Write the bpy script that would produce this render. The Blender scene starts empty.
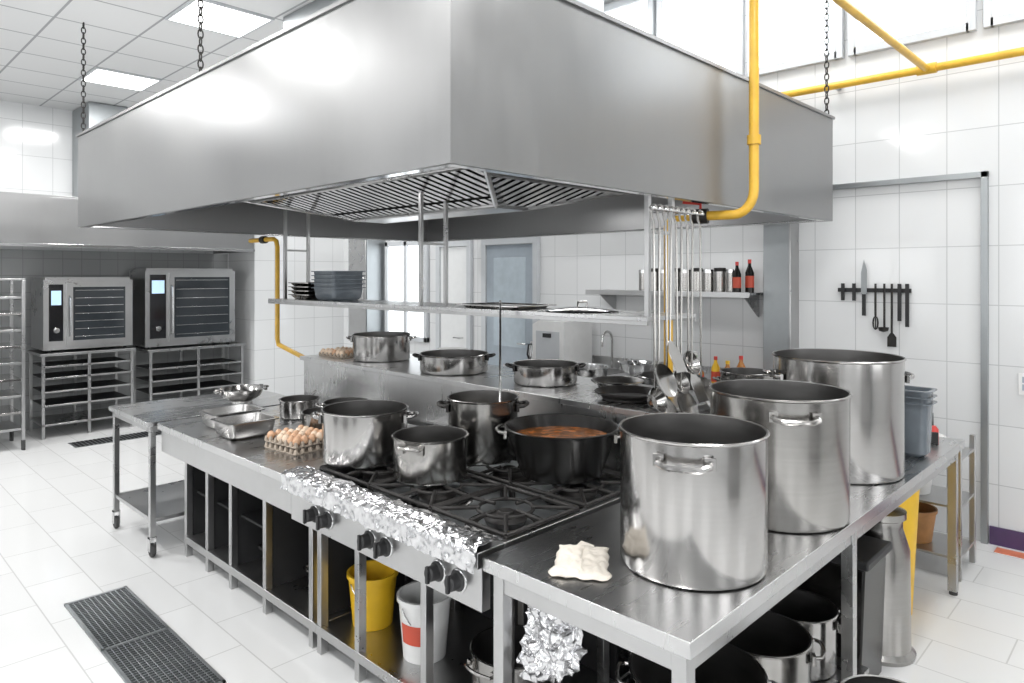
import bpy,bmesh,math,random
from mathutils import Vector,Matrix,noise
random.seed(7)
S=bpy.context.scene
# ------------------------------------------------------------ materials
MATS={}
def nodes(name):
    m=bpy.data.materials.new(name); m.use_nodes=True
    nt=m.node_tree; b=nt.nodes['Principled BSDF']; MATS[name]=m
    return m,nt,b
def plain(name,col,rough=.5,metal=0,var=.06,scale=12,bump=0.0,**kw):
    m,nt,b=nodes(name)
    tc=nt.nodes.new('ShaderNodeTexCoord'); n=nt.nodes.new('ShaderNodeTexNoise'); n.inputs['Scale'].default_value=scale
    n.inputs['Detail'].default_value=4
    nt.links.new(tc.outputs['Object'],n.inputs['Vector'])
    r=nt.nodes.new('ShaderNodeValToRGB')
    r.color_ramp.elements[0].position=.3; r.color_ramp.elements[1].position=.7
    r.color_ramp.elements[0].color=tuple(c*(1-var) for c in col)+(1,)
    r.color_ramp.elements[1].color=tuple(min(1,c*(1+var)) for c in col)+(1,)
    nt.links.new(n.outputs['Fac'],r.inputs['Fac']); nt.links.new(r.outputs['Color'],b.inputs['Base Color'])
    b.inputs['Roughness'].default_value=rough; b.inputs['Metallic'].default_value=metal
    if bump:
        bp=nt.nodes.new('ShaderNodeBump'); bp.inputs['Strength'].default_value=bump; bp.inputs['Distance'].default_value=.01
        nt.links.new(n.outputs['Fac'],bp.inputs['Height']); nt.links.new(bp.outputs['Normal'],b.inputs['Normal'])
    for k,v in kw.items(): b.inputs[k.replace('_',' ')].default_value=v
    return m
def steel(name,col=(.6,.6,.6),rough=.25,stretch=(1,1,40),smudge=.12,scale=3,streak=.3,big=1.6,bump=0):
    m,nt,b=nodes(name)
    tc=nt.nodes.new('ShaderNodeTexCoord'); mp=nt.nodes.new('ShaderNodeMapping'); mp.inputs['Scale'].default_value=stretch
    nt.links.new(tc.outputs['Object'],mp.inputs['Vector'])
    n=nt.nodes.new('ShaderNodeTexNoise'); n.inputs['Scale'].default_value=scale; n.inputs['Detail'].default_value=3; n.inputs['Roughness'].default_value=.5
    nt.links.new(mp.outputs['Vector'],n.inputs['Vector'])
    n2=nt.nodes.new('ShaderNodeTexNoise'); n2.inputs['Scale'].default_value=big; n2.inputs['Detail'].default_value=4; n2.inputs['Roughness'].default_value=.5
    nt.links.new(tc.outputs['Object'],n2.inputs['Vector'])
    mx=nt.nodes.new('ShaderNodeMath'); mx.operation='ADD'
    a=nt.nodes.new('ShaderNodeMath'); a.operation='MULTIPLY'; a.inputs[1].default_value=streak
    c=nt.nodes.new('ShaderNodeMath'); c.operation='MULTIPLY'; c.inputs[1].default_value=1-streak
    nt.links.new(n.outputs['Fac'],a.inputs[0]); nt.links.new(n2.outputs['Fac'],c.inputs[0])
    nt.links.new(a.outputs[0],mx.inputs[0]); nt.links.new(c.outputs[0],mx.inputs[1])
    r=nt.nodes.new('ShaderNodeValToRGB'); r.color_ramp.elements[0].position=.3; r.color_ramp.elements[1].position=.7
    r.color_ramp.elements[0].color=tuple(x*(1-smudge) for x in col)+(1,)
    r.color_ramp.elements[1].color=tuple(min(1,x*(1+smudge)) for x in col)+(1,)
    nt.links.new(mx.outputs[0],r.inputs['Fac']); nt.links.new(r.outputs['Color'],b.inputs['Base Color'])
    mr=nt.nodes.new('ShaderNodeMapRange'); mr.inputs['From Min'].default_value=.3; mr.inputs['From Max'].default_value=.7
    mr.inputs['To Min'].default_value=rough*.8; mr.inputs['To Max'].default_value=rough*1.25
    nt.links.new(mx.outputs[0],mr.inputs['Value']); nt.links.new(mr.outputs['Result'],b.inputs['Roughness'])
    if bump:
        bp=nt.nodes.new('ShaderNodeBump'); bp.inputs['Strength'].default_value=bump; bp.inputs['Distance'].default_value=.02
        nt.links.new(n2.outputs['Fac'],bp.inputs['Height']); nt.links.new(bp.outputs['Normal'],b.inputs['Normal'])
    b.inputs['Metallic'].default_value=1
    return m
def emis(name,col,st):
    m,nt,b=nodes(name); b.inputs['Base Color'].default_value=col+(1,)
    b.inputs['Emission Color'].default_value=col+(1,); b.inputs['Emission Strength'].default_value=st
    return m
def tiles(name,axes,w,h,col,grout,off=0.0,rough=.15,mortar=.004,shift=(0,0),var=.03,bump=.3):
    m,nt,b=nodes(name)
    g=nt.nodes.new('ShaderNodeNewGeometry'); s=nt.nodes.new('ShaderNodeSeparateXYZ'); cmb=nt.nodes.new('ShaderNodeCombineXYZ')
    nt.links.new(g.outputs['Position'],s.inputs[0])
    for i,a in enumerate(axes):
        ad=nt.nodes.new('ShaderNodeMath'); ad.operation='ADD'; ad.inputs[1].default_value=shift[i]+60*(w if i==0 else h)
        nt.links.new(s.outputs[a],ad.inputs[0]); nt.links.new(ad.outputs[0],cmb.inputs[i])
    br=nt.nodes.new('ShaderNodeTexBrick'); br.offset=off; br.squash=1
    br.inputs['Scale'].default_value=1; br.inputs['Brick Width'].default_value=w; br.inputs['Row Height'].default_value=h
    br.inputs['Mortar Size'].default_value=mortar; br.inputs['Mortar Smooth'].default_value=.1; br.inputs['Bias'].default_value=0
    br.inputs['Color1'].default_value=tuple(x*(1-var) for x in col)+(1,); br.inputs['Color2'].default_value=col+(1,)
    br.inputs['Mortar'].default_value=grout+(1,)
    nt.links.new(cmb.outputs[0],br.inputs['Vector'])
    nt.links.new(br.outputs['Color'],b.inputs['Base Color']); b.inputs['Roughness'].default_value=rough
    bp=nt.nodes.new('ShaderNodeBump'); bp.inputs['Strength'].default_value=bump; bp.inputs['Distance'].default_value=.003; bp.invert=True
    nt.links.new(br.outputs['Fac'],bp.inputs['Height']); nt.links.new(bp.outputs['Normal'],b.inputs['Normal'])
    return m
steel('hood_steel',(.305,.305,.305),.34,(7,7,1.2),.06,3,.15,1.1,.03)
steel('hood_inner',(.36,.36,.36),.4,(1,1,5),.1)
steel('top_steel',(.56,.56,.56),.27,(1,10,1),.08,3)
steel('frame_steel',(.48,.48,.48),.3,(4,4,4),.1)
steel('pot_steel',(.45,.44,.43),.17,(.5,.5,50),.06,3)
steel('pot_worn',(.38,.37,.355),.2,(.5,.5,40),.12,3)
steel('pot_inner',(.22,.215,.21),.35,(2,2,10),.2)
steel('polished',(.60,.60,.60),.12,(3,3,3),.1)
steel('foil',(.68,.68,.69),.22,(1,1,1),.05)
steel('galv',(.38,.40,.41),.42,(2,2,2),.10,8)
plain('iron',(.025,.023,.022),.45,.4,.4,20,.2)
plain('black',(.015,.015,.016),.5,0,.3)
plain('black_gloss',(.012,.012,.014),.08)
plain('dark_enamel',(.016,.015,.014),.25,.5,.5,9)
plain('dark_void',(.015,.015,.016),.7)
plain('rubber',(.05,.05,.05),.7)
plain('yellow_paint',(.66,.39,.04),.35,0,.12)
plain('yellow_plastic',(.82,.50,.02),.4,0,.05)
plain('white_plastic',(.78,.78,.77),.35,0,.03)
plain('white_paint',(.76,.77,.77),.4,0,.02)
plain('grey_paint',(.36,.41,.46),.4,0,.04)
plain('frame_white',(.55,.57,.59),.35,0,.02)
plain('purple_trim',(.08,.045,.12),.35,0,.1)
plain('red_line',(.70,.22,.12),.35,0,.1)
plain('egg',(.60,.36,.22),.45,0,.18,30)
plain('egg_pale',(.72,.56,.42),.45,0,.08,30)
plain('carton',(.38,.32,.26),.9,0,.15,30,.3)
plain('stew',(.18,.065,.018),.25,0,.75,26,.5)
plain('broth',(.09,.075,.055),.1,0,.3,10)
plain('cloth',(.66,.61,.54),.9,0,.10,20,.3)
plain('red_plastic',(.6,.05,.04),.35)
plain('green_plastic',(.15,.35,.12),.4)
plain('amber',(.45,.18,.04),.15)
plain('wood',(.45,.22,.08),.5,0,.2)
plain('blue_grey_plastic',(.13,.15,.17),.2,0,.1)
plain('glass_dark',(.03,.035,.04),.06)
plain('glass_light',(.48,.55,.60),.08)
plain('label',(.6,.09,.05),.5)
plain('ceramic',(.82,.82,.80),.15,0,.02)
emis('panel_light',(1,1,1),2.4)
emis('window_light',(.93,.97,1),1.3)
emis('screen',(.5,.7,.9),.4)
tiles('tile_x',('Y','Z'),.3,.4,(.73,.738,.742),(.50,.51,.515),0,.12,.003)
tiles('tile_y',('X','Z'),.3,.4,(.73,.738,.742),(.50,.51,.515),0,.12,.003)
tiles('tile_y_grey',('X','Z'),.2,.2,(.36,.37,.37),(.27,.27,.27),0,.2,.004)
tiles('floor_tile',('Y','X'),.6,.3,(.75,.752,.75),(.55,.55,.545),.5,.14,.0033,var=.04)
tiles('ceil_tile',('X','Y'),.6,.6,(.72,.725,.725),(.34,.35,.36),0,.7,.010,shift=(-1.97,-5.08),var=.02)
# ------------------------------------------------------------ builder
class B:
    def __init__(s,name,loc=(0,0,0),rz=0):
        s.n=name; s.loc=loc; s.rz=rz; s.bm=bmesh.new(); s.mats=[]; s.M=Matrix.Identity(4)
    def mi(s,m):
        if m not in s.mats: s.mats.append(m)
        return s.mats.index(m)
    def v(s,p): return s.bm.verts.new(s.M@Vector(p))
    def f(s,vs,m,sm=False):
        try: fc=s.bm.faces.new(vs)
        except ValueError: return
        fc.material_index=s.mi(m); fc.smooth=sm
    def box(s,x0,x1,y0,y1,z0,z1,m):
        P=[s.v(p) for p in ((x0,y0,z0),(x1,y0,z0),(x1,y1,z0),(x0,y1,z0),(x0,y0,z1),(x1,y0,z1),(x1,y1,z1),(x0,y1,z1))]
        for q in ((3,2,1,0),(4,5,6,7),(0,1,5,4),(1,2,6,5),(2,3,7,6),(3,0,4,7)): s.f([P[i] for i in q],m)
    def prism(s,poly,a,b,m,axis='x'):
        def mk(p,t):
            return (t,p[0],p[1]) if axis=='x' else ((p[0],t,p[1]) if axis=='y' else (p[0],p[1],t))
        A=[s.v(mk(p,a)) for p in poly]; C=[s.v(mk(p,b)) for p in poly]
        n=len(poly)
        s.f(A[::-1],m); s.f(C,m)
        for i in range(n): s.f([A[i],A[(i+1)%n],C[(i+1)%n],C[i]],m)
    def quad(s,pts,m): s.f([s.v(p) for p in pts],m)
    def lathe(s,prof,m,seg=40,c=(0,0,0),sx=1,sy=1):
        rings=[]
        for r,z in prof:
            if r<1e-6: rings.append([s.v((c[0],c[1],c[2]+z))])
            else: rings.append([s.v((c[0]+sx*r*math.cos(2*math.pi*i/seg),c[1]+sy*r*math.sin(2*math.pi*i/seg),c[2]+z)) for i in range(seg)])
        for k in range(len(rings)-1):
            a,b=rings[k],rings[k+1]; mm=m[k] if isinstance(m,list) else m
            for i in range(seg):
                j=(i+1)%seg
                if len(a)==1 and len(b)==1: continue
                if len(a)==1: s.f([a[0],b[j],b[i]],mm,True)
                elif len(b)==1: s.f([a[i],a[j],b[0]],mm,True)
                else: s.f([a[i],a[j],b[j],b[i]],mm,True)
    def tube(s,pts,r,m,seg=10,closed=False,sm=True):
        pts=[Vector(p) for p in pts]; n=len(pts); rings=[]
        rs=r if isinstance(r,list) else [r]*n
        up=None
        for i in range(n):
            if closed: t=pts[(i+1)%n]-pts[i-1]
            else: t=pts[min(i+1,n-1)]-pts[max(i-1,0)]
            t.normalize()
            if up is None:
                a=Vector((0,0,1)) if abs(t.z)<.9 else Vector((1,0,0))
                up=(a-t*a.dot(t)).normalized()
            else:
                up=up-t*up.dot(t)
                up=up.normalized() if up.length>1e-5 else t.orthogonal().normalized()
            w=t.cross(up)
            rings.append([s.v(pts[i]+(up*math.cos(2*math.pi*k/seg)+w*math.sin(2*math.pi*k/seg))*rs[i]) for k in range(seg)])
        for i in range(n if closed else n-1):
            a,b=rings[i],rings[(i+1)%n]
            for k in range(seg): s.f([a[k],a[(k+1)%seg],b[(k+1)%seg],b[k]],m,sm)
        if not closed: s.f(rings[0][::-1],m); s.f(rings[-1],m)
    def done(s,bevel=0,solid=0):
        bmesh.ops.recalc_face_normals(s.bm,faces=s.bm.faces)
        me=bpy.data.meshes.new(s.n); s.bm.to_mesh(me); s.bm.free()
        for m in s.mats: me.materials.append(MATS[m])
        me.set_sharp_from_angle(angle=math.radians(38))
        o=bpy.data.objects.new(s.n,me); S.collection.objects.link(o)
        o.location=s.loc; o.rotation_euler=(0,0,s.rz)
        if solid:
            md=o.modifiers.new('sol','SOLIDIFY'); md.thickness=solid
        if bevel:
            md=o.modifiers.new('bev','BEVEL'); md.width=bevel; md.segments=2; md.limit_method='ANGLE'; md.angle_limit=math.radians(50)
        return o
def arc(c,r,a0,a1,n,plane='xz'):
    out=[]
    for i in range(n+1):
        a=math.radians(a0+(a1-a0)*i/n); u,w=r*math.cos(a),r*math.sin(a)
        out.append({'xz':(c[0]+u,c[1],c[2]+w),'xy':(c[0]+u,c[1]+w,c[2]),'yz':(c[0],c[1]+u,c[2]+w)}[plane])
    return out
rad=math.radians
# ------------------------------------------------------------ room shell
b=B('floor'); b.box(-3.2,6.2,-2.7,10,-.1,0,'floor_tile'); b.done()
WX=5.58; WY=9.7
b=B('wall_right'); b.box(WX,WX+.2,-2.5,WY+.2,0,4.6,'tile_x'); b.done()
b=B('wall_back'); b.box(-3,WX,WY,WY+.2,0,4.6,'tile_y'); b.done()
b=B('wall_pier'); b.box(4.22,WX,8.9,WY,0,3.8,'tile_y'); b.done()
b=B('ceiling'); b.box(-3.2,3.5,-2.7,WY,3.8,4.6,'ceil_tile'); b.box(3.5,WX,-2.7,WY,4.5,4.6,'white_paint'); b.done()
b=B('wall_left')
ops=[(-1.6,-.2),(.8,2.0),(3.2,4.6),(6.0,7.6)]  # openings invented in the unseen wall to let light bands reflect in steel
yy=-2.5
for (a,c_) in ops: b.box(-3.2,-3,yy,a,0,3.8,'tile_x'); b.box(-3.2,-3,a,c_,0,1.0,'tile_x'); b.box(-3.2,-3,a,c_,3.2,3.8,'tile_x'); yy=c_
b.box(-3.2,-3,yy,WY+.2,0,3.8,'tile_x'); b.done()
b=B('wall_front'); xx=-3
ops2=[(-1.8,-.6),(.6,1.6),(2.8,4.0)]  # invented openings again, for bright reflections on the pots
for (a,c_) in ops2: b.box(xx,a,-2.7,-2.5,0,4.6,'tile_y'); b.box(a,c_,-2.7,-2.5,0,1.0,'tile_y'); b.box(a,c_,-2.7,-2.5,3.2,4.6,'tile_y'); xx=c_
b.box(xx,WX,-2.7,-2.5,0,4.6,'tile_y'); b.done()
def cabinet(name,x0,x1,y0,y1,h,face):
    b=B(name); b.box(x0,x1,y0,y1,.1,h,'galv'); b.box(x0+.04,x1-.04,y0+.04,y1-.04,0,.1,'black')
    if face=='x':
        m=(y0+y1)/2
        for a,c_ in ((y0+.01,m-.005),(m+.005,y1-.01)): b.box(x1,x1+.02,a,c_,.12,h-.03,'frame_steel')
        for y in (m-.05,m+.05): b.tube([(x1+.02,y,1.0),(x1+.06,y,1.0),(x1+.06,y,1.3),(x1+.02,y,1.3)],.01,'polished',8)
    else:
        m=(x0+x1)/2
        for a,c_ in ((x0+.01,m-.005),(m+.005,x1-.01)): b.box(a,c_,y1,y1+.02,.12,h-.03,'frame_steel')
        for x in (m-.05,m+.05): b.tube([(x,y1+.02,1.0),(x,y1+.06,1.0),(x,y1+.06,1.3),(x,y1+.02,1.3)],.01,'polished',8)
    b.done(.004)
cabinet('unseen_reflection_cabinet',-2.98,-2.3,2.05,3.15,2.0,'x'); cabinet('unseen_reflection_cabinet',-2.98,-2.3,4.7,5.9,2.0,'x'); cabinet('unseen_reflection_cabinet',1.65,2.75,-2.48,-1.8,2.0,'y'); cabinet('unseen_reflection_cabinet',-2.98,-2.3,-.1,.75,2.0,'x')  # unseen cabinets added behind the camera as dark shapes for steel to reflect
for k,(y0,y1) in enumerate(((-.1,.94),(1.06,1.80),(1.92,2.60),(2.72,3.48),(3.60,4.35),(4.47,5.3))):
    b=B('window_%d'%(k+1)); z0,z1=3.50,4.42
    b.box(WX-.01,WX-.004,y0,y1,z0,z1,'window_light')
    for a in ((y0-.04,y0+.02,z0-.04,z1+.04),(y1-.02,y1+.04,z0-.04,z1+.04),(y0,y1,z0-.04,z0+.02),(y0,y1,z1-.02,z1+.04)):
        b.box(WX-.05,WX-.003,*a,'frame_white')
    b.done(.003)
b=B('trim_1'); b.box(WX-.04,WX-.002,.955,.995,0,2.50,'galv'); b.box(WX-.04,WX-.002,.955,2.22,2.46,2.50,'galv'); b.done(.002)
b=B('baseboard_right'); b.box(WX-.015,WX-.001,-2.5,.95,0,.12,'purple_trim'); b.done()
b=B('trim_2'); b.box(WX-.16,WX-.06,-2.5,.9,.0,.004,'red_line'); b.done()
b=B('wall_socket'); b.box(WX-.02,WX-.001,.70,.79,1.02,1.16,'white_plastic'); b.box(WX-.024,WX-.02,.72,.77,1.05,1.09,'grey_paint'); b.box(WX-.024,WX-.02,.72,.77,1.10,1.14,'grey_paint'); b.done(.002)
b=B('wall_column'); b.box(WX-.16,WX-.002,2.24,2.45,0,2.6,'galv'); b.box(WX-.17,WX-.002,2.225,2.24,0,2.6,'frame_steel'); b.done(.004)
def door(name,y0,y1,z1,glass,mat='grey_paint'):
    b=B(name); x=WX
    b.box(x-.05,x-.002,y0-.07,y0,0,z1+.07,'frame_white'); b.box(x-.05,x-.002,y1,y1+.07,0,z1+.07,'frame_white'); b.box(x-.05,x-.002,y0,y1,z1,z1+.07,'frame_white')
    b.box(x-.03,x-.002,y0+.005,y1-.005,.01,z1-.005,mat)
    if glass:
        b.box(x-.034,x-.03,y0+.12,y1-.12,1.0,z1-.15,'glass_light')
    b.tube([(x-.03,y0+.08,1.05),(x-.08,y0+.08,1.05),(x-.08,y0+.2,1.05)],.01,'polished')
    b.done(.003)
door('door_1',5.08,5.82,2.15,True)
door('door_2',6.15,6.65,2.15,False,'white_paint')
b=B('window_7'); x=WX
b.box(x-.02,x-.004,6.95,7.75,1.0,2.2,'window_light')
for a in ((6.9,6.96,.95,2.25),(7.74,7.8,.95,2.25),(7.32,7.38,.95,2.25),(6.9,7.8,.95,1.01),(6.9,7.8,2.19,2.25)): b.box(x-.05,x-.003,*a,'frame_white')
b.done(.003)
b=B('steel_wall_cabinet'); b.box(x-.3,x-.003,7.85,8.3,.9,2.35,'galv'); b.box(x-.31,x-.3,7.87,8.28,.93,2.32,'frame_steel'); b.box(x-.33,x-.31,7.9,7.915,1.4,1.8,'polished'); b.done(.004)
for px in (-.13,2.27):
    for py in (.58,2.98,5.38,7.78):
        b=B('ceiling_light_panel',(px,py,3.785)); b.box(-.28,.28,-.28,.28,0,.013,'panel_light')
        for a in ((-.3,.3,-.3,-.28),(-.3,.3,.28,.3),(-.3,-.28,-.28,.28),(.28,.3,-.28,.28)): b.box(*a,-.002,.014,'frame_white')
        b.done()
# ------------------------------------------------------------ big hood
HX0,HX1,HY0,HY1,HZ0,HZ1=1.53,5.05,1.78,6.28,2.18,2.906
b=B('island_extractor_hood')
t=.02
b.box(HX0,HX0+t,HY0,HY1,HZ0,HZ1,'hood_steel'); b.box(HX1-t,HX1,HY0,HY1,HZ0,HZ1,'hood_steel')
b.box(HX0+t,HX1-t,HY0,HY0+t,HZ0,HZ1,'hood_steel'); b.box(HX0+t,HX1-t,HY1-t,HY1,HZ0,HZ1,'hood_steel')
b.box(HX0+t,HX1-t,HY0+t,HY1-t,HZ1-.02,HZ1-.001,'hood_inner')
g=.07
for a in ((HX0+t,HX0+g,HY0+t,HY1-t),(HX1-g,HX1-t,HY0+t,HY1-t),(HX0+g,HX1-g,HY0+t,HY0+g),(HX0+g,HX1-g,HY1-g,HY1-t)):
    b.box(*a,HZ0+.002,HZ0+.012,'polished')
b.box(HX0-.012,HX0,HY0-.012,HY1+.012,HZ1-.012,HZ1+.006,'hood_steel'); b.box(HX0-.012,HX1+.012,HY0-.012,HY0,HZ1-.012,HZ1+.006,'hood_steel')
b.box(HX0-.003,HX0,HY0-.003,HY0+.03,HZ0,HZ1-.012,'hood_steel'); b.box(HX0,HX0+.03,HY0-.003,HY0,HZ0,HZ1-.012,'hood_steel')
ox0,ox1,oy0,oy1=HX0+.12,HX1-.12,HY0+.12,HY1-.12; oz=2.62; iz=2.27
cx=(HX0+HX1)/2; kx0,kx1=cx-.12,cx+.12; ky0,ky1=HY0+1.45,HY1-1.45
O=[(ox0,oy0,oz),(ox1,oy0,oz),(ox1,oy1,oz),(ox0,oy1,oz)]; I=[(kx0,ky0,iz),(kx1,ky0,iz),(kx1,ky1,iz),(kx0,ky1,iz)]
for i in range(4):
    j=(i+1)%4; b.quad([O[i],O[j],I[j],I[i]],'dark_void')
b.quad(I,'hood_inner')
b.box(kx0-.03,kx1+.03,ky0-.03,ky1+.03,iz-.03,iz-.005,'frame_steel')
def slats(i,n):
    j=(i+1)%4
    o0,o1,i0,i1=[Vector(q) for q in (O[i],O[j],I[i],I[j])]
    ed=(o1-o0).normalized(); L=(o1-o0).length
    nrm=(o1-o0).cross(i0-o0).normalized()
    if nrm.z>0: nrm=-nrm
    a0=(i0-o0).dot(ed); a1=(i1-o0).dot(ed)
    down=(i0-o0)-ed*a0; H=down.length; down.normalize()
    for k in range(n):
        u=(k+.5)*L/n
        hmax=H*min(1,u/a0 if u<a0 else 1,(L-u)/(L-a1) if u>a1 else 1)
        if hmax<.06: continue
        w=L/n*.28
        p=o0+ed*u
        st=0.0
        while st<hmax-.03:
            en=min(st+.44,hmax-.01)
            A=p+down*(st+.02)+nrm*.012; C=p+down*en+nrm*.012
            vs=[]
            for q in (A,C):
                for (du,dn) in ((-w,0),(w,0),(w,.012),(-w,.012)): vs.append(b.v(q+ed*du+nrm*dn))
            for q in ((0,1,2,3),(7,6,5,4),(0,4,5,1),(1,5,6,2),(2,6,7,3),(3,7,4,0)): b.f([vs[z] for z in q],'polished')
            st+=.46
    for st in (0,.45,.91,H-.02):
        if st>H: continue
        ua=a0*st/H+0; ub=L-(L-a1)*st/H
        b.tube([o0+ed*ua+down*st+nrm*.02,o0+ed*ub+down*st+nrm*.02],.018,'frame_steel',6)
slats(0,42); slats(1,54); slats(2,42); slats(3,54)
for i in range(4): b.tube([Vector(O[i])+Vector((0,0,-.02)),Vector(I[i])+Vector((0,0,-.02))],.018,'frame_steel',6)
b.done()
b=B('extractor_duct'); b.box(2.6,3.49,2.6,5.0,HZ1+.008,3.795,'galv'); 
for z in (3.2,3.6): b.box(2.58,3.495,2.58,5.02,z,z+.03,'frame_steel')
b.done(.003)
def chain(name,x,y,z0,z1):
    b=B(name,(x,y,z0)); z=0; k=0
    while z<z1-z0-.02:
        pts=[]
        for i in range(12):
            a=2*math.pi*i/12; u=.014*math.cos(a); w=.026*math.sin(a)
            pts.append((u,0,z+.026+w) if k%2 else (0,u,z+.026+w))
        b.tube(pts,.0045,'iron',5,True); z+=.042; k+=1
    b.done()
chain('hood_chain',HX0+.03,HY1-.03,HZ1+.007,3.8); chain('hood_chain',HX0+.03,3.95,HZ1+.007,3.8)
chain('hood_chain',HX1-.03,HY0+.03,HZ1+.007,4.5)
# gas pipes
b=B('gas_pipe_riser')
px,py=3.56,1.66
b.tube([(px,py,4.49),(px,py,2.26)]+[(px-.03*(1-math.cos(a)),py+.1*(1-math.cos(a)) ,2.26-.13*math.sin(a)) for a in [math.pi/2*i/6 for i in range(1,7)]]+[(3.50,1.9,2.13),(3.46,2.10,2.13),(3.455,2.12,2.08),(3.455,2.12,1.18)],.026,'yellow_paint',12)
for z in (3.4,2.5): b.tube([(px,py,z),(px,py,z+.05)],.036,'yellow_paint',12)
b.tube([(3.505,1.9,2.13),(3.485,1.98,2.13)],.042,'iron',10); b.tube([(3.495,1.94,2.13),(3.495,1.94,2.2),(3.44,2.02,2.21)],.01,'red_plastic',6)
b.done()
b=B('gas_pipe_branch')
b.tube([(2.9,6.2,2.12),(2.9,5.75,2.12),(2.9,5.70,2.10),(2.9,5.68,2.05),(2.9,5.68,1.25),(2.9,5.66,1.2),(2.93,5.2,1.10),(2.95,4.94,1.08)],.02,'yellow_paint',10)
b.tube([(2.9,5.9,2.12),(2.9,5.97,2.12)],.034,'iron',10); b.done()
b=B('gas_pipe_main')
b.tube([(WX-.1,-2.4,3.24),(WX-.1,2.6,3.24)],.028,'yellow_paint',12)
b.tube([(WX-.1,1.3,3.24),(3.62,1.3,3.24)],.024,'yellow_paint',12)
for yy in (.2,1.9): b.box(WX-.1,WX-.001,yy,yy+.03,3.225,3.255,'galv')
b.tube([(WX-.1,1.24,3.24),(WX-.1,1.36,3.24)],.038,'yellow_paint',12)
b.tube([(3.62,1.3,3.24),(3.62,1.3,4.49)],.024,'yellow_paint',12)
b.done()
# ------------------------------------------------------------ island
TZ=.87; IX0=1.57; IX1=4.59; RY0,RY1=1.69,2.98; IY1=4.66
b=B('counter_cabinet')
b.box(IX0,2.665,RY1+.003,IY1,TZ-.04,TZ,'top_steel')
b.box(IX0+.02,IX0+.04,RY1+.003,IY1-.02,.69,TZ-.04,'frame_steel')
b.box(IX0+.04,2.66,IY1-.03,IY1-.01,.69,TZ-.04,'frame_steel')
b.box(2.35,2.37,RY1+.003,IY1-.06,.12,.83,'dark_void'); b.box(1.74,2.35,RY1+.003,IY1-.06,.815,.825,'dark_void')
b.box(1.74,2.66,RY1+.003,IY1-.06,.10,.125,'frame_steel')
for y in (4.58,4.25,3.92,3.5,3.02):
    b.box(1.72,1.76,y,y+.035,.0,.69,'frame_steel')
    b.box(2.28,2.32,y,y+.035,.0,.69,'frame_steel')
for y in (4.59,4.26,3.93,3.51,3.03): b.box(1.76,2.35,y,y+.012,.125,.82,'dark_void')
b.box(1.715,1.74,RY1+.003,IY1-.06,.09,.135,'frame_steel')
b.box(1.72,1.745,RY1+.003,IY1-.06,.66,.69,'frame_steel')
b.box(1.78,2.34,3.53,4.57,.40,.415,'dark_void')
b.done(.003)
b=B('raised_pass_counter')
b.box(2.72,3.36,RY0,4.9,.0,1.145,'top_steel'); b.box(2.70,3.38,RY0-.01,4.93,1.145,1.175,'top_steel')
b.done(.003)
b=B('rear_cooking_counter')
b.box(3.385,IX1,RY0,4.9,TZ-.04,TZ,'top_steel')
b.box(3.40,IX1-.04,RY0+.05,4.85,.0,TZ-.04,'frame_steel')
b.done(.003)
# range
b=B('gas_range')
b.box(IX0+.12,2.64,RY0,RY1,.80,.825,'galv')
b.box(IX0,IX0+.13,RY0,RY1,TZ-.05,TZ+.005,'frame_steel'); b.box(2.62,2.695,RY0,RY1,TZ-.05,TZ+.005,'frame_steel')
b.box(IX0+.13,2.62,RY0,RY0+.03,.825,TZ+.005,'frame_steel'); b.box(IX0+.13,2.62,RY1-.03,RY1,.825,TZ+.005,'frame_steel')
b.box(IX0+.02,IX0+.06,RY0,RY1,.67,TZ-.05,'frame_steel')
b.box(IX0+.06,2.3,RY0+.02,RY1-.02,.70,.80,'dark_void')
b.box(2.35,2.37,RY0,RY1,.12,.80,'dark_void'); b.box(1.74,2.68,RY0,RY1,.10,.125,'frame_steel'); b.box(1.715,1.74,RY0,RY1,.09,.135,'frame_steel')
for y in (2.94,2.62,2.15,1.70):
    b.box(1.72,1.76,y,y+.035,.0,.70,'frame_steel'); b.box(2.28,2.32,y,y+.035,.0,.69,'frame_steel')
gx=[1.93,2.38]; gy=[1.915,2.335,2.755]
for x in gx:
    for y in gy:
        b.lathe([(0,.825),(.075,.825),(.085,.85),(.06,.866),(.035,.868),(.03,.88),(0,.882)],'iron',24,(x,y,0))
        b.lathe([(.11,.826),(.15,.83),(.16,.826)],'polished',24,(x,y,0))
        h=.2
        fr=[(x-h,y-h,.885),(x+h,y-h,.885),(x+h,y+h,.885),(x-h,y+h,.885)]
        for i in range(4):
            b.tube([fr[i],fr[(i+1)%4]],.010,'iron',6)
            q=fr[i]; b.tube([q,(x+(q[0]-x)*.35,y+(q[1]-y)*.35,.892)],.009,'iron',6)
            b.tube([(q[0],q[1],.885),(q[0],q[1],.824)],.009,'iron',6)
        for dx,dy in ((1,0),(-1,0),(0,1),(0,-1)):
            b.tube([(x+dx*h,y+dy*h,.885),(x+dx*.06,y+dy*.06,.892)],.009,'iron',6)
        ring=[(x+.11*math.cos(a),y+.11*math.sin(a),.888) for a in [2*math.pi*i/20 for i in range(20)]]
        b.tube(ring,.008,'iron',6,True)
for y in (1.86,2.285,2.71):
    for dy in (-.055,.055):
        b.M=Matrix.Translation((IX0+.02,y+dy,.745))@Matrix.Rotation(-math.pi/2,4,'Y')
        b.lathe([(0,0),(.042,0),(.042,.004),(.036,.006)],'polished',20)
        b.lathe([(0,0),(.036,.004),(.036,.010),(.028,.014),(.026,.045),(.02,.05),(0,.05)],'black',20)
        b.box(-.03,.03,-.007,.007,.045,.058,'black')
        b.M=Matrix.Identity(4)
b.done(.002)
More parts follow.
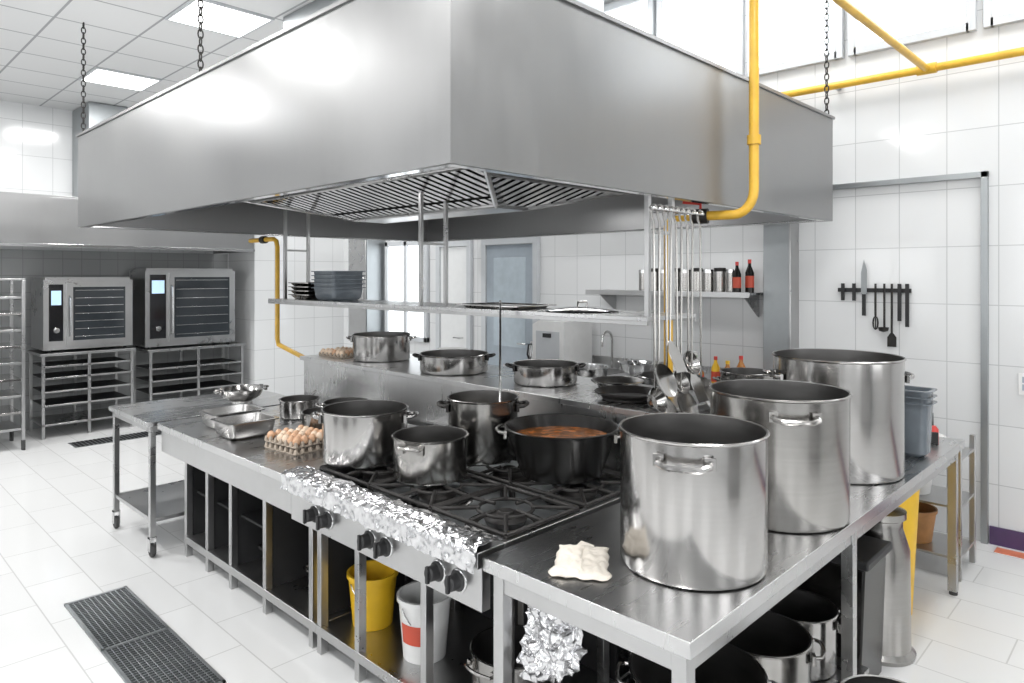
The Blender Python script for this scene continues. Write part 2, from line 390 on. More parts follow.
def foil(name,pathfn,nu,nv,amp,seed,mat='foil'):
    b=B(name); rows=[]
    for i in range(nu+1):
        r=[]
        for j in range(nv+1):
            p=Vector(pathfn(i/nu,j/nv)); q=p*26+Vector((seed,0,0)); q2=p*60
            d=noise.noise_vector(q)*amp+noise.noise_vector(q2)*amp*.6
            r.append(b.v(p+d))
        rows.append(r)
    for i in range(nu):
        for j in range(nv):
            b.f([rows[i][j],rows[i+1][j],rows[i+1][j+1],rows[i][j+1]],mat,False)
    return b
def fp(u,v):
    y=RY0-.01+u*(RY1-RY0+.03)
    L=[(IX0+.12,.886),(IX0+.06,.905),(IX0-.002,.898),(IX0-.022,.885),(IX0-.024,.815)]
    t=v*4; k=min(3,int(t)); f=t-k
    return (L[k][0]*(1-f)+L[k+1][0]*f,y,L[k][1]*(1-f)+L[k+1][1]*f)
foil('aluminium_foil',fp,200,30,.009,3).done()
def fp2(u,v): return (1.66+.02*math.sin(6*v)+.06*u,1.57-.20*u*(.5+.5*math.sin(3.1*v)),.74-.26*v)
foil('aluminium_foil_scrap',fp2,36,46,.022,9).done()
# ------------------------------------------------------------ end work table
b=B('work_table')
TY0,TY1=.90,1.665
b.box(IX0,IX1,TY0,TY1,TZ-.045,TZ,'top_steel')
b.box(IX0+.03,IX1-.03,TY0+.03,TY0+.06,TZ-.11,TZ-.045,'frame_steel'); b.box(IX0+.03,IX1-.03,TY1-.06,TY1-.03,TZ-.11,TZ-.045,'frame_steel')
b.box(IX0+.03,IX0+.06,TY0+.03,TY1-.03,TZ-.11,TZ-.045,'frame_steel')
for x in (IX0+.025,2.84,IX1-.07):
    for y in (TY0+.025,TY1-.07):
        b.box(x,x+.045,y,y+.045,.02,TZ-.045,'frame_steel'); b.lathe([(0,0),(.022,0),(.022,.02),(0,.02)],'rubber',12,(x+.02,y+.02,0))
b.box(IX0+.035,3.08,TY0+.04,TY1-.04,.16,.18,'frame_steel')
b.box(3.08,IX1-.04,TY1-.06,TY1-.04,.16,.19,'frame_steel')
b.done(.002)
# ------------------------------------------------------------ wheeled table
b=B('wheeled_prep_table')
y0,y1,x0,x1=4.70,5.50,1.53,2.62
b.box(x0,x1,y0,y1,TZ-.03,TZ,'top_steel')
for a in ((x0+.02,x0+.05,y0+.02,y1-.02),(x1-.05,x1-.02,y0+.02,y1-.02),(x0+.05,x1-.05,y0+.02,y0+.05),(x0+.05,x1-.05,y1-.05,y1-.02)): b.box(*a,TZ-.07,TZ-.03,'frame_steel')
b.box(x0+.03,x1-.03,y0+.03,y1-.03,.22,.245,'frame_steel')
for x in (x0+.02,x1-.055):
    for y in (y0+.02,y1-.055):
        b.box(x,x+.035,y,y+.035,.13,TZ-.07,'frame_steel')
        cx_,cy_=x+.0175,y+.0175
        b.box(cx_-.022,cx_-.016,cy_-.02,cy_+.02,.04,.13,'polished'); b.box(cx_+.016,cx_+.022,cy_-.02,cy_+.02,.04,.13,'polished'); b.box(cx_-.022,cx_+.022,cy_-.02,cy_+.02,.118,.13,'polished')
        b.M=Matrix.Translation((cx_,cy_,.045))@Matrix.Rotation(math.pi/2,4,'Y'); b.lathe([(0,-.013),(.038,-.013),(.044,-.008),(.044,.008),(.038,.013),(0,.013)],'rubber',20); b.M=Matrix.Identity(4)
b.done(.002)
b=B('floor_drain_grate'); x0,x1,y0,y1=1.0,1.31,3.04,4.38
b.box(x0,x1,y0,y1,.0,.002,'black')  # black plate on the floor stands in for the shade of the pit
for a in ((x0,x0+.015,y0,y1),(x1-.015,x1,y0,y1),(x0,x1,y0,y0+.015),(x0,x1,y1-.015,y1),(x0,x1,3.70,3.72)): b.box(*a,.002,.012,'galv')
y=y0+.03
while y<y1-.02: b.box(x0+.015,x1-.015,y,y+.006,.002,.011,'galv'); y+=.023
x=x0+.035
while x<x1-.02: b.box(x,x+.005,y0+.015,y1-.015,.002,.0105,'galv'); x+=.026
b.done()
# ------------------------------------------------------------ pots
def loop_handle(b,r,z,ang,w,out,rad_,mat,tilt=0.0):
    b.M=Matrix.Rotation(ang,4,'Z')
    pts=[(r-.002,-w/2,z)]+[(r+out*.6,-w/2,z+tilt*.5)]
    pts+=[(r+out*(.75+.25*math.sin(math.pi*i/6)),-w/2+w*i/6,z+tilt) for i in range(1,6)]
    pts+=[(r+out*.6,w/2,z+tilt*.5),(r-.002,w/2,z)]
    b.tube(pts,rad_,mat,8)
    for s_ in (-1,1):
        y=s_*w/2; b.box(r-.006,r+.007,y-.016,y+.016,z-.022,z+.014,mat)
    b.M=Matrix.Identity(4)
def pot(name,loc,r,h,ang=0,mat='pot_steel',inner='pot_inner',fill=None,fl=.7,hw=.13,hmat=None,taper=0,hz=.82,out=.045,long=None,tilt=.01,rad=.007):
    b=B(name,loc); rb=r-taper; t=.004
    prof=[(0,0),(rb-.012,0),(rb-.003,.004),(rb,.014),(r,h-.012),(r+.006,h-.008),(r+.007,h-.003),(r+.003,h),(r-t,h-.002),(rb-t,.012),(0,.010)]
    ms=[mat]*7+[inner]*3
    b.lathe(prof,ms,64)
    if fill:
        rr=rb-t+(r-rb)*fl-.001; b.lathe([(0,h*fl),(rr,h*fl)],fill,48)
    hm=hmat or mat
    if long: 
        b.M=Matrix.Rotation(ang,4,'Z'); b.tube([(r-.002,0,h*.8),(r+.06,0,h*.85),(r+long,0,h*.95)],[.008,.008,.011],hm,8); b.M=Matrix.Identity(4)
    else:
        rz=rb+(r-rb)*hz
        loop_handle(b,rz,h*hz,ang,hw,out,rad,hm,tilt); loop_handle(b,rz,h*hz,ang+math.pi,hw,out,rad,hm,tilt)
    return b.done()
pot('large_stock_pot',(2.03,1.157,TZ+.001),.232,.435,rad(204),hw=.15,rad=.010,hz=.88,tilt=-.015)
pot('large_stock_pot',(2.70,1.16,TZ+.001),.258,.48,rad(216),mat='pot_worn',hw=.15,rad=.010,hz=.88,tilt=-.015)
pot('large_stock_pot',(3.50,1.215,TZ+.001),.288,.545,rad(130),hw=.16,rad=.009)
GZ=.902
pot('casserole_pot',(1.94,2.90,GZ),.205,.25,rad(-45),hw=.1,out=.05,rad=.009)
pot('casserole_pot',(1.97,2.43,GZ),.165,.19,rad(200),hw=.1,mat='pot_worn',out=.04,rad=.008)
pot('stew_pot',(2.36,2.50,GZ),.172,.30,rad(-45),mat='pot_worn',hmat='iron',hw=.1,out=.05,hz=.85,rad=.009,fill='broth',fl=.7)
pot('enamel_stew_cauldron',(2.41,2.035,GZ),.255,.22,rad(-55),mat='dark_enamel',inner='dark_enamel',taper=.07,fill='stew',fl=.74,hw=.13,hz=.85,hmat='pot_worn',out=.05,rad=.009)
SZ=1.176
pot('shallow_casserole',(2.97,3.42,SZ),.22,.12,rad(-45),hmat='iron',hw=.1)
pot('shallow_casserole',(3.03,2.68,SZ),.185,.115,rad(-45),hmat='iron',hw=.1)
pot('casserole_pot',(3.02,4.3,SZ),.21,.19,rad(-45),mat='pot_steel',hw=.1)
pot('saucepan',(2.30,4.20,TZ+.001),.125,.12,rad(40),long=.18)
pot('saucepan',(2.42,3.83,TZ+.001),.14,.13,rad(-30),hw=.08)
pot('saucepan',(2.12,3.62,TZ+.001),.11,.14,rad(60),hw=.07,mat='pot_worn')
pot('black_frying_pan',(2.91,2.02,SZ),.16,.045,rad(250),mat='iron',inner='iron',taper=.03,long=.17)
pot('steel_frying_pan',(3.17,2.27,SZ),.14,.045,rad(10),taper=.03,long=.17)
b=B('ladle'); b.tube([(2.37,2.39,.95),(2.71,2.73,1.66)],.006,'polished',8); b.lathe([(0,-.03),(.03,-.022),(.045,0),(.043,0),(.028,-.02),(0,-.027)],'polished',20,(2.37,2.39,.97)); b.done()
def gn(name,loc,lx,ly,h,rz=0,n=1,mat='pot_steel',inner='pot_inner'):
    b=B(name,loc,rz)
    for k in range(n):
        z=k*.032; t=.003; e=.015
        def ring(x,y,z_,rr=.03):
            out=[]
            for (sx,sy,a0) in ((1,1,0),(-1,1,90),(-1,-1,180),(1,-1,270)):
                for i in range(5):
                    a=rad(a0+i*22.5); out.append(b.v((sx*(x-rr)+rr*math.cos(a),sy*(y-rr)+rr*math.sin(a),z_)))
            return out
        R=[ring(lx/2-.03,ly/2-.03,z),ring(lx/2-.01,ly/2-.01,z+.02),ring(lx/2,ly/2,z+h-.008),ring(lx/2+e,ly/2+e,z+h-.006),ring(lx/2+e,ly/2+e,z+h),ring(lx/2-t,ly/2-t,z+h),ring(lx/2-.02,ly/2-.02,z+.012)]
        b.f(R[0][::-1],mat)
        for a_,c_ in zip(R,R[1:]):
            for i in range(len(a_)): b.f([a_[i],a_[(i+1)%len(a_)],c_[(i+1)%len(a_)],c_[i]],mat,True)
        b.f(R[-1],inner)
    return b.done()
gn('gastronorm_pan',(1.80,3.92,TZ+.001),.28,.24,.10)
gn('gastronorm_pan',(1.86,4.24,TZ+.001),.30,.24,.10)
gn('gastronorm_pan_stack',(2.95,4.78,1.607),.28,.30,.10,0,5,'blue_grey_plastic','pot_inner'); gn('gastronorm_pan_stack',(2.95,5.16,1.607),.28,.28,.04,0,4,'pot_worn')
b=B('colander',(2.25,4.95,TZ+.001))
b.lathe([(0,.01),(.07,.012),(.13,.05),(.155,.10),(.17,.103),(.17,.108),(.15,.106),(.125,.055),(.068,.018),(0,.016)],'pot_steel',40)
b.lathe([(.065,0),(.075,0),(.075,.018),(.065,.018)],'pot_steel',30)
for a in (0,math.pi): loop_handle(b,.165,.10,a,.07,.035,.005,'pot_steel')
b.done()
def eggs(name,loc,rz,nx,ny,layers,mats,sp=.047):
    b=B(name,loc,rz)
    for L in range(layers):
        z=L*.035; X=nx*sp/2; Y=ny*sp/2
        b.box(-X,X,-Y,Y,z,z+.006,'carton')
        for i in range(nx+1):
            for j in range(ny+1):
                b.lathe([(.013,0),(.010,.018),(.005,.024),(0,.025)],'carton',6,(-X+i*sp if 0<i<nx else (-X+.007 if i==0 else X-.007),-Y+j*sp if 0<j<ny else (-Y+.007 if j==0 else Y-.007),z+.006))
    z=(layers-1)*.035+.008
    for i in range(nx):
        for j in range(ny):
            if random.random()<.06: continue
            pr=[(0,0)]+[(.0225*math.sin(a)*(1-.12*(1-math.cos(a))/2),.024*(1-math.cos(a))) for a in [math.pi*k/8 for k in range(1,8)]]+[(0,.048)]
            b.lathe(pr,random.choice(mats),12,(-X+(i+.5)*sp,-Y+(j+.5)*sp,z))
    b.done()
eggs('egg_tray',(1.88,3.44,TZ+.001),0.1,5,6,2,['egg','egg','egg_pale'])
eggs('egg_tray',(2.95,4.72,SZ),0.1,5,6,1,['egg','egg_pale'])
b=B('kitchen_towel',(1.76,1.40,TZ+.003),rad(35)); rows=[]
for i in range(41):
    r=[]
    for j in range(31):
        u,w=i/40-.5,j/30-.5
        z=.006+.010*abs(noise.noise(Vector((u*5,w*5,2))))+.007*abs(noise.noise(Vector((u*12+w*6,w*5,5))))+(.006 if w>.02*math.sin(9*u) else 0)
        ed=min(.5-abs(u),.5-abs(w)); z*=min(1,ed*10+.15)
        r.append(b.v((u*.25*(1+.2*noise.noise(Vector((w*4,0,1)))),w*.17*(1+.25*noise.noise(Vector((u*4,3,1)))),max(0,z))))
    rows.append(r)
for i in range(40):
    for j in range(30): b.f([rows[i][j],rows[i+1][j],rows[i+1][j+1],rows[i][j+1]],'cloth',True)
b.prism([(.10,-.03),(.135,-.035),(.17,.012),(.115,.03)],.0,.006,'cloth','z')
b.done(0,.002)
# ------------------------------------------------------------ overshelf
b=B('hanging_overshelf'); sx0,sx1,sy0,sy1=2.75,3.2,1.80,5.55
b.box(sx0,sx1,sy0,sy1,1.585,1.605,'top_steel'); b.box(sx0,sx0+.012,sy0,sy1,1.565,1.585,'frame_steel'); b.box(sx1-.012,sx1,sy0,sy1,1.565,1.585,'frame_steel')
for y in (1.83,3.55,5.35):
    for x in (sx0+.05,sx0+.26):
        b.box(x-.012,x+.012,y-.012,y+.012,1.605,2.34,'frame_steel')
    b.box(sx0+.05,sx0+.26,y-.008,y+.008,2.0,2.016,'frame_steel')
b.tube([(2.62,1.70,2.10),(3.09,1.70,2.10)],.007,'polished',8)
for x in (2.80,3.01): b.tube([(x,1.83,2.10),(x,1.70,2.10)],.006,'polished',6)
b.done(.001)
b=B('pot_lid',(2.96,2.35,1.607)); b.lathe([(.19,0),(.2,.004),(.19,.008),(.10,.022),(0,.028)],'polished',48); b.lathe([(.19,0),(0,.0)],'polished',48)
b.tube([(-.04,0,.024),(-.035,0,.05),(.035,0,.05),(.04,0,.024)],.006,'pot_steel',8); b.done()
gn('baking_tray',(2.97,2.95,1.607),.34,.5,.02)
def utensil(name,x,y,L,kind,tilt):
    b=B(name,(x,y,2.10))
    b.tube(arc((0,0,0),.014,200,-20,8,'yz')+[(0,.012,-.03),(0,0,-.06),(tilt*.5,0,-L*.5),(tilt,0,-L)],.0055,'pot_worn',8)
    z=-L
    b.M=Matrix.Translation((tilt,0,z))@Matrix.Rotation(rad(65),4,'X')
    if kind=='skimmer': b.lathe([(0,-.012),(.05,-.008),(.075,.004),(.078,.008),(.05,-.004),(0,-.008)],'pot_steel',28,(0,-.075,0))
    elif kind=='ladle': b.lathe([(0,-.05),(.035,-.042),(.055,-.015),(.06,0),(.057,0),(.034,-.038),(0,-.046)],'pot_steel',28,(0,-.055,0))
    else: 
        b.prism([(-.015,0),(-.045,-.05),(-.045,-.15),(.045,-.15),(.045,-.05),(.015,0)],-.001,.002,'pot_steel','z')
    b.M=Matrix.Identity(4); b.done()
for k,(x,L,kd) in enumerate(((2.64,.80,'ladle'),(2.69,.70,'skimmer'),(2.74,.86,'spatula'),(2.785,.60,'spatula'),(2.83,.74,'ladle'),(2.88,.84,'skimmer'),(2.93,.66,'ladle'),(2.98,.76,'spatula'),(3.05,.80,'skimmer'))): utensil(kd,x,1.695,L,kd,.01*(-1)**k)
# ------------------------------------------------------------ wall shelf and jars
b=B('wall_shelf'); b.box(WX-.34,WX-.002,2.48,4.12,1.64,1.66,'frame_steel'); b.box(WX-.345,WX-.34,2.48,4.12,1.62,1.665,'frame_steel')
for y in (2.55,3.3,4.0): b.prism([(WX-.3,1.64),(WX-.01,1.64),(WX-.01,1.45)],y,y+.015,'frame_steel','y')
b.done(.002)
y=2.70
for k in range(9):
    b=B('spice_canister',(WX-.2,y,1.661)); h=.19+.012*(k%2)
    b.lathe([(0,0),(.047,0),(.047,h-.03)],'pot_worn',24); b.lathe([(.047,h-.03),(.049,h-.03),(.049,h),(.0,h+.004)],'iron' if k%2 else 'polished',24)
    b.done(); y+=.107
def bottle(name,loc,h,r,m,cap):
    b=B(name,loc); b.lathe([(0,0),(r,0),(r,h*.6),(r*.4,h*.8),(r*.35,h*.9),(0,h*.9)],m,20); b.lathe([(r*.42,h*.88),(r*.42,h),(0,h)],cap,16); b.lathe([(r*1.01,h*.15),(r*1.01,h*.5)],'label',20); b.done()
bottle('sauce_bottle',(WX-.17,2.56,1.661),.27,.035,'dark_enamel','red_plastic'); bottle('sauce_bottle',(WX-.27,2.62,1.661),.25,.033,'dark_enamel','red_plastic')
b=B('wall_utensil_rail'); b.box(WX-.025,WX-.002,1.42,1.92,1.675,1.705,'black')
for k,(y,L,w,kd) in enumerate(((1.88,.02,.02,'h'),(1.80,.02,.02,'h'),(1.73,.26,.04,'up'),(1.65,.22,.03,'w'),(1.59,.30,.02,'l'),(1.54,.34,.028,'s'),(1.49,.16,.02,'h'),(1.44,.2,.02,'h'))):
    x=WX-.034
    if kd=='up':
        b.prism([(y-w/2,1.66),(y+w/2,1.66),(y+w/2,1.82),(y,1.92),(y-w/2,1.84)],x-.002,x+.002,'galv'); b.box(x-.008,x+.006,y-.012,y+.012,1.50,1.66,'black')
    elif kd=='h': b.box(x-.006,x+.006,y-.012,y+.012,1.69-L-.06,1.74,'black')
    else:
        b.tube([(x,y,1.74),(x,y,1.72-L)],.008,'iron',6)
        z=1.72-L
        if kd=='w':
            for q in range(4):
                a=math.pi*q/4; b.tube([(x+.02*math.sin(2*math.pi*s/12)*math.cos(a)*1,y+.022*math.sin(2*math.pi*s/12)*math.sin(a+.4),z-.05+.05*math.cos(2*math.pi*s/12)) for s in range(12)],.0025,'iron',5,True)
        elif kd=='l': b.lathe([(0,-.035),(.03,-.025),(.036,0),(.033,0),(0,-.03)],'iron',16,(x-.02,y,z))
        else: b.prism([(y-.01,z),(y+.01,z),(y+.03,z-.03),(y+.03,z-.1),(y-.03,z-.1),(y-.03,z-.03)],x-.002,x+.002,'iron')
b.done()
# ------------------------------------------------------------ back bench
b=B('sink_bench'); by1=4.98; b.box(4.98,WX-.003,2.5,by1,.86,.90,'top_steel'); b.box(WX-.03,WX-.003,2.5,by1,.9,1.0,'top_steel')
for y in (2.55,3.8,4.9):
    for x in (5.0,5.5): b.box(x,x+.04,y,y+.04,0,.86,'frame_steel')
b.box(5.0,5.54,2.52,by1-.02,.25,.27,'frame_steel'); b.box(5.08,5.45,3.75,4.15,.898,.903,'pot_inner')
b.tube([(5.5,4.0,.9),(5.5,4.0,1.18)]+arc((5.42,4.0,1.18),.08,0,180,8,'xz')+[(5.34,4.0,1.12)],.012,'polished',10)
b.tube([(5.5,3.9,.9),(5.5,3.9,.96),(5.44,3.88,.98)],.01,'polished',8)
b.done(.002)
b=B('food_mixer',(5.25,4.42,.901)); b.prism([(-.2,0),(.2,0),(.2,.42),(.12,.46),(-.2,.46)],-.22,.22,'white_plastic','x'); b.box(-.225,-.22,-.15,.15,.08,.36,'frame_white'); b.box(-.24,-.225,-.05,.05,.3,.34,'black'); b.done(.015)
b=B('electric_kettle',(5.25,4.78,.901)) ; b.lathe([(0,0),(.08,0),(.085,.03),(.06,.2),(.05,.23),(0,.24)],'polished',24); b.tube([(-.05,0,.2),(-.1,0,.2),(-.12,0,.1),(-.085,0,.04)],.01,'black',8); b.done()
b=B('mixing_bowl',(5.2,3.50,.901)); b.lathe([(0,0),(.07,0),(.14,.06),(.17,.12),(.175,.123),(.165,.12),(.13,.06),(.06,.01),(0,.01)],'polished',36); b.done()
for k,(x,y,h,r,m,c) in enumerate(((5.15,2.62,.22,.04,'amber','yellow_plastic'),(5.2,2.75,.24,.035,'yellow_plastic','red_plastic'),(5.12,2.86,.18,.045,'amber','black'),(5.25,2.96,.26,.04,'green_plastic','white_plastic'),(5.15,3.1,.2,.045,'white_plastic','red_plastic'),(5.3,2.58,.25,.04,'amber','red_plastic'))):
    bottle('condiment_bottle',(x,y,.901),h,r,m,c)
b=B('mixing_bowl',(4.0,3.2,TZ+.001)); b.lathe([(0,0),(.09,0),(.18,.12),(.21,.26),(.215,.263),(.2,.26),(.17,.12),(.08,.01),(0,.01)],'polished',36); b.done()
pot('casserole_pot',(3.95,2.42,TZ+.001),.2,.28,rad(-45)); pot('casserole_pot',(4.15,1.98,TZ+.001),.16,.33,rad(-45),mat='pot_worn')
b=B('plate_stack',(3.8,4.4,TZ+.001)); 
for k in range(26): b.lathe([(0,k*.012),(.08,k*.012),(.13,k*.012+.014),(.128,k*.012+.018),(.08,k*.012+.005),(0,k*.012+.005)],'ceramic',28)
b.done()
# right end items
gn('food_container_stack',(4.02,1.02,TZ+.001),.15,.17,.28,0,3,'blue_grey_plastic','blue_grey_plastic')
pot('stock_pot',(4.02,1.40,TZ+.001),.16,.3,rad(120))
b=B('gas_lighter',(4.42,1.02,TZ+.001),.4); b.lathe([(0,0),(.03,0),(.03,.07),(.015,.09),(0,.09)],'red_plastic',16); b.tube([(0,0,.085),(.01,0,.16)],.006,'black',8); b.box(-.05,-.03,-.02,.02,0,.06,'black'); b.done(.002)
b=B('lidded_steel_bin',(3.62,1.06,0)); b.lathe([(0,.0),(.15,0),(.155,.02),(.135,.04),(.13,.5),(.1,.6),(.1,.64),(.115,.65),(.115,.68),(.02,.70),(0,.70)],'pot_worn',40); b.done()
b=B('black_waste_bin',(3.27,1.14,0)); b.prism([(-.15,0),(.15,0),(.17,.56),(-.17,.56)],-.15,.15,'dark_enamel','x'); b.box(-.17,.17,-.19,.19,.56,.60,'black'); b.done(.01)
def bucket(name,loc,r,h,m,lid=None):
    b=B(name,loc); b.lathe([(0,0),(r*.82,0),(r,h-.02),(r+.008,h-.02),(r+.008,h),(r-.004,h),(r*.8,.01),(0,.008)],m,36)
    b.tube([(math.cos(a)*(r+.008),-math.sin(a)*.06,h-.03-math.sin(a)*.12) for a in [math.pi*i/14 for i in range(15)]],.003,'polished',6)
    if lid:
        pts=[]; n=8
        for i in range(n):
            for zz in (h*.3,h*.62):
                a=2.9+(i/(n-1))*1.0; rr=r*(.82+.18*zz/(h-.02))+.0015; pts.append(b.v((rr*math.cos(a),rr*math.sin(a),zz)))
        for i in range(n-1): b.f([pts[2*i],pts[2*i+2],pts[2*i+3],pts[2*i+1]],lid,True)
    b.done()
bucket('yellow_bucket',(4.1,1.2,.0),.19,.70,'yellow_plastic')
bucket('yellow_bucket',(1.93,2.82,.126),.115,.25,'yellow_plastic')
bucket('white_bucket',(1.93,2.42,.126),.115,.27,'white_plastic','label')
bucket('yellow_canister',(1.86,3.13,.126),.055,.30,'yellow_plastic')
pot('casserole_pot',(2.92,1.17,.181),.15,.24,rad(-60),mat='pot_steel')
pot('casserole_pot',(2.56,1.17,.181),.18,.26,rad(-60),mat='pot_worn')
pot('casserole_pot',(2.10,1.18,.181),.22,.30,rad(-60))
pot('casserole_pot',(2.04,3.72,.416),.17,.12,0,mat='dark_enamel',inner='black')
pot('roasting_pan',(2.02,3.72,.126),.17,.16,0,mat='dark_enamel',inner='black')
pot('roasting_pan',(2.06,3.34,.126),.14,.12,0,mat='pot_worn')
pot('casserole_pot',(2.04,4.10,.126),.13,.2,0,mat='pot_worn'); pot('casserole_pot',(1.98,1.93,.126),.16,.2,0,mat='pot_worn')
pot('casserole_pot',(2.0,4.43,.126),.12,.18,0,mat='pot_steel'); pot('saucepan',(2.0,4.10,.416),.12,.14,0,mat='pot_worn'); pot('saucepan',(2.0,4.43,.416),.11,.16,0,mat='dark_enamel')
gn('gastronorm_pan_stack',(2.15,2.40,.126),.12,.3,.12,0,2,'pot_worn') if False else None
pot('casserole_pot',(2.5,.70,0),.15,.40,rad(-50))
b=B('utility_shelf_rack'); x0,x1,y0,y1=4.75,5.15,.95,1.55
for x in (x0,x1-.03):
    for y in (y0,y1-.03): b.box(x,x+.03,y,y+.03,0,.8,'frame_steel')
for z in (.12,.42,.70): b.box(x0+.005,x1-.005,y0+.005,y1-.005,z,z+.015,'frame_steel')
b.done(.002)
b=B('plate_stack',(4.95,1.2,.716))
for k in range(6): b.lathe([(0,k*.012),(.08,k*.012),(.13,k*.012+.014),(.128,k*.012+.018),(.08,k*.012+.005),(0,k*.012+.005)],'ceramic',28)
b.done()
bucket('white_bucket',(4.93,1.25,.436),.12,.2,'white_plastic'); bucket('wooden_tub',(4.93,1.25,.136),.13,.2,'wood')
# ------------------------------------------------------------ ovens
def stand(name,x0,x1,y0,y1,h,shelves):
    b=B(name); b.box(x0,x1,y0,y1,h-.03,h,'frame_steel')
    for x in (x0+.02,(x0+x1)/2-.015,x1-.05):
        for y in (y0+.02,y1-.05): b.box(x,x+.03,y,y+.03,0,h-.03,'frame_steel')
    b.box(x0+.02,x1-.02,y0+.02,y1-.02,.14,.16,'frame_steel')
    for z in shelves:
        b.box(x0+.05,x1-.05,y0+.03,y1-.05,z,z+.012,'black')
        b.box(x0+.04,x1-.04,y0+.02,y0+.03,z,z+.02,'frame_steel')
    b.done(.002)
stand('oven_stand',1.82,2.78,8.95,9.6,.94,(.35,.5,.65,.78)); stand('oven_stand',2.92,4.12,8.95,9.6,.90,(.35,.5,.65))
def oven(name,x0,x1,y0,y1,z0,z1):
    b=B(name); W=x1-x0
    b.box(x0,x1,y0,y1,z0,z1,'frame_steel')
    b.box(x0+.02,x1-.02,y0+.03,y1-.03,z1,z1+.03,'frame_steel')
    cp=x0+W*.24
    b.box(x0+.05,cp-.03,y0-.012,y0,z0+.10,z1-.05,'black_gloss'); b.box(x0+.07,cp-.05,y0-.014,y0-.012,z1-.28,z1-.12,'screen')
    b.M=Matrix.Translation(((x0+cp)/2+.01,y0-.012,z0+.22))@Matrix.Rotation(math.pi/2,4,'X'); b.lathe([(0,0),(.035,0),(.03,.025),(0,.028)],'polished',20); b.M=Matrix.Identity(4)
    b.box(cp,x1-.02,y0-.035,y0,z0+.05,z1-.03,'frame_steel')
    b.box(cp+.06,x1-.09,y0-.038,y0-.035,z0+.10,z1-.08,'glass_dark')
    n=7
    for k in range(n):
        z=z0+.14+(z1-z0-.26)*k/(n-1); b.box(cp+.08,x1-.11,y0-.042,y0-.038,z,z+.006,'polished')
    b.tube([(cp+.025,y0-.03,z0+.15),(cp+.025,y0-.08,z0+.17),(cp+.025,y0-.08,z1-.2),(cp+.025,y0-.03,z1-.18)],.011,'polished',8)
    for x in (x0+.05,x1-.08):
        for y in (y0+.05,y1-.08): b.box(x,x+.03,y,y+.03,z0-.029,z0,'black')
    b.done(.004)
oven('combi_oven',1.86,2.76,9.0,9.58,.97,1.75); oven('combi_oven',2.90,4.0,9.0,9.58,.93,1.86)
b=B('wall_extractor_hood'); x0,x1,y0,y1,z0,z1=.2,4.02,8.5,WY-.005,2.10,2.62
b.box(x0,x1,y0,y0+.02,z0,z1,'hood_steel'); b.box(x0,x0+.02,y0+.02,y1,z0,z1,'hood_steel'); b.box(x1-.02,x1,y0+.02,y1,z0,z1,'hood_steel'); b.box(x0,x1,y0,y1,z1,z1+.02,'hood_steel')
b.box(x0+.02,x1-.02,y0+.02,y1,z0+.2,z0+.22,'hood_inner'); b.box(x0-.01,x1+.01,y0-.012,y0,z0,z0+.03,'polished')
b.done(.002)
b=B('wall_duct'); b.box(2.3,2.8,9.0,WY-.01,2.65,3.79,'galv'); b.done(.003)
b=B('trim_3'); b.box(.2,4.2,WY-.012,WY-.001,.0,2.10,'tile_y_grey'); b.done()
b=B('tray_rack_trolley'); x0,x1,y0,y1=.95,1.62,8.6,9.2
for x in (x0,x1-.03):
    for y in (y0,y1-.03): b.box(x,x+.03,y,y+.03,.1,1.75,'frame_steel'); b.lathe([(0,0),(.045,.0),(.045,.1),(0,.1)],'rubber',16,(x+.015,y+.015,0),.4,1)
for k in range(9):
    z=.2+k*.17; b.box(x0+.03,x1-.03,y0+.03,y1-.03,z,z+.025,'pot_steel' if k%2 else 'frame_steel')
    b.box(x0,x0+.03,y0+.03,y1-.03,z-.02,z,'frame_steel'); b.box(x1-.03,x1,y0+.03,y1-.03,z-.02,z,'frame_steel')
b.box(x0,x1,y0,y1,1.75,1.77,'frame_steel'); b.done(.002)
b=B('floor_drain_grate'); b.box(2.0,3.0,8.3,8.6,0,.003,'galv'); 
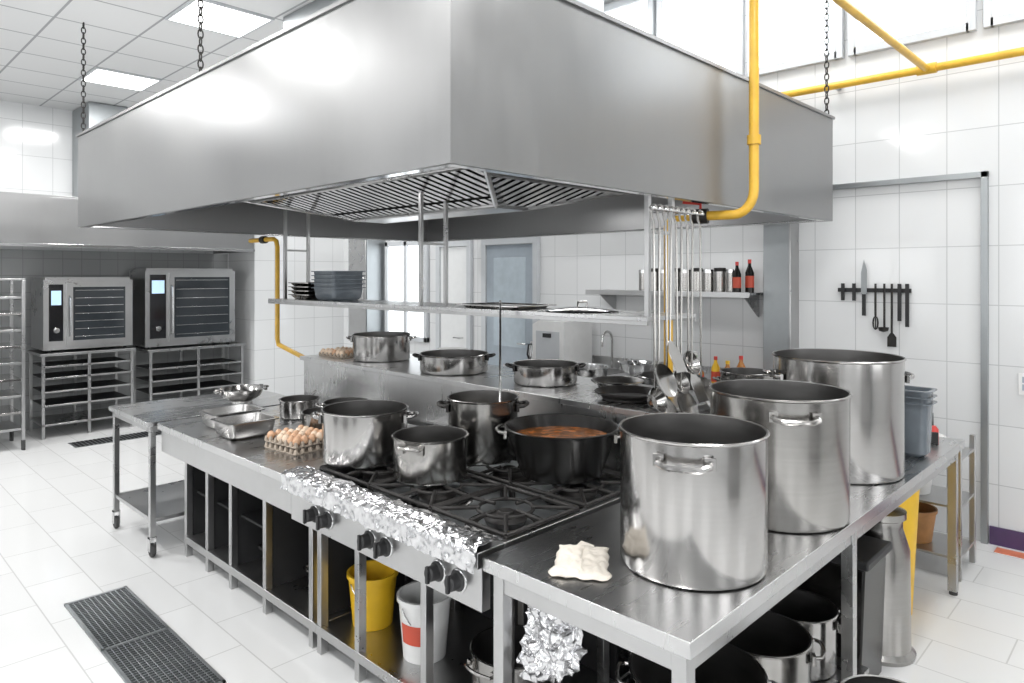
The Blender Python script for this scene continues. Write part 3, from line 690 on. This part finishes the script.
for k in range(24): b.box(2.03+k*.04,2.05+k*.04,8.33,8.57,.003,.008,'black')
b.done()
# ------------------------------------------------------------ lights
def area(name,loc,rot,sx,sy,e,col=(1,1,1)):
    l=bpy.data.lights.new(name,'AREA'); l.shape='RECTANGLE'; l.size=sx; l.size_y=sy; l.energy=e; l.color=col
    o=bpy.data.objects.new(name,l); o.location=loc; o.rotation_euler=rot; S.collection.objects.link(o)
for k,(x,y) in enumerate([(px,py) for px in (-.13,2.27) for py in (.58,2.98,5.38,7.78)]):
    area('panel_or_fill_lamp',(x,y,3.77),(0,0,0),.55,.55,34 if y<6 else 52,(1,.995,.985))
for y in (.5,2.3,4.0,5.8,7.6): area('panel_or_fill_lamp',(4.7,y,4.45),(0,0,0),.8,.8,20,(1,.995,.985))  # fill lamps added under the right ceiling, no light panel there
area('window_or_fill_lamp',(WX-.08,2.6,3.95),(0,rad(90),0),.8,5.2,25,(.93,.97,1))
for (a,c_) in ops: area('window_or_fill_lamp',(-3.1,(a+c_)/2,2.1),(0,rad(-90),0),2.2,c_-a,24,(.98,.99,1))  # fill lamps added in the invented left openings, for streaks on the steel
for (a,c_) in ops2: area('window_or_fill_lamp',((a+c_)/2,-2.6,2.1),(rad(90),0,0),c_-a,2.2,24,(.98,.99,1))  # same added fill in the unseen front wall, no known windows
area('hood_lamp',(2.3,3.6,2.40),(0,0,0),.2,1.2,8); area('hood_lamp',(4.3,3.6,2.40),(0,0,0),.2,1.2,8)
w=bpy.data.worlds.new('w'); S.world=w; w.use_nodes=True
bg=w.node_tree.nodes['Background']; bg.inputs['Color'].default_value=(.95,.97,1,1); bg.inputs['Strength'].default_value=.6
# ------------------------------------------------------------ camera
c=bpy.data.cameras.new('cam'); c.lens=24.36; c.sensor_width=36; c.shift_y=-.0645
o=bpy.data.objects.new('camera',c); o.location=(0,0,1.8); o.rotation_euler=(rad(90),0,rad(44.25-90)); S.collection.objects.link(o); S.camera=o
S.view_settings.view_transform='Standard'; S.view_settings.exposure=.3
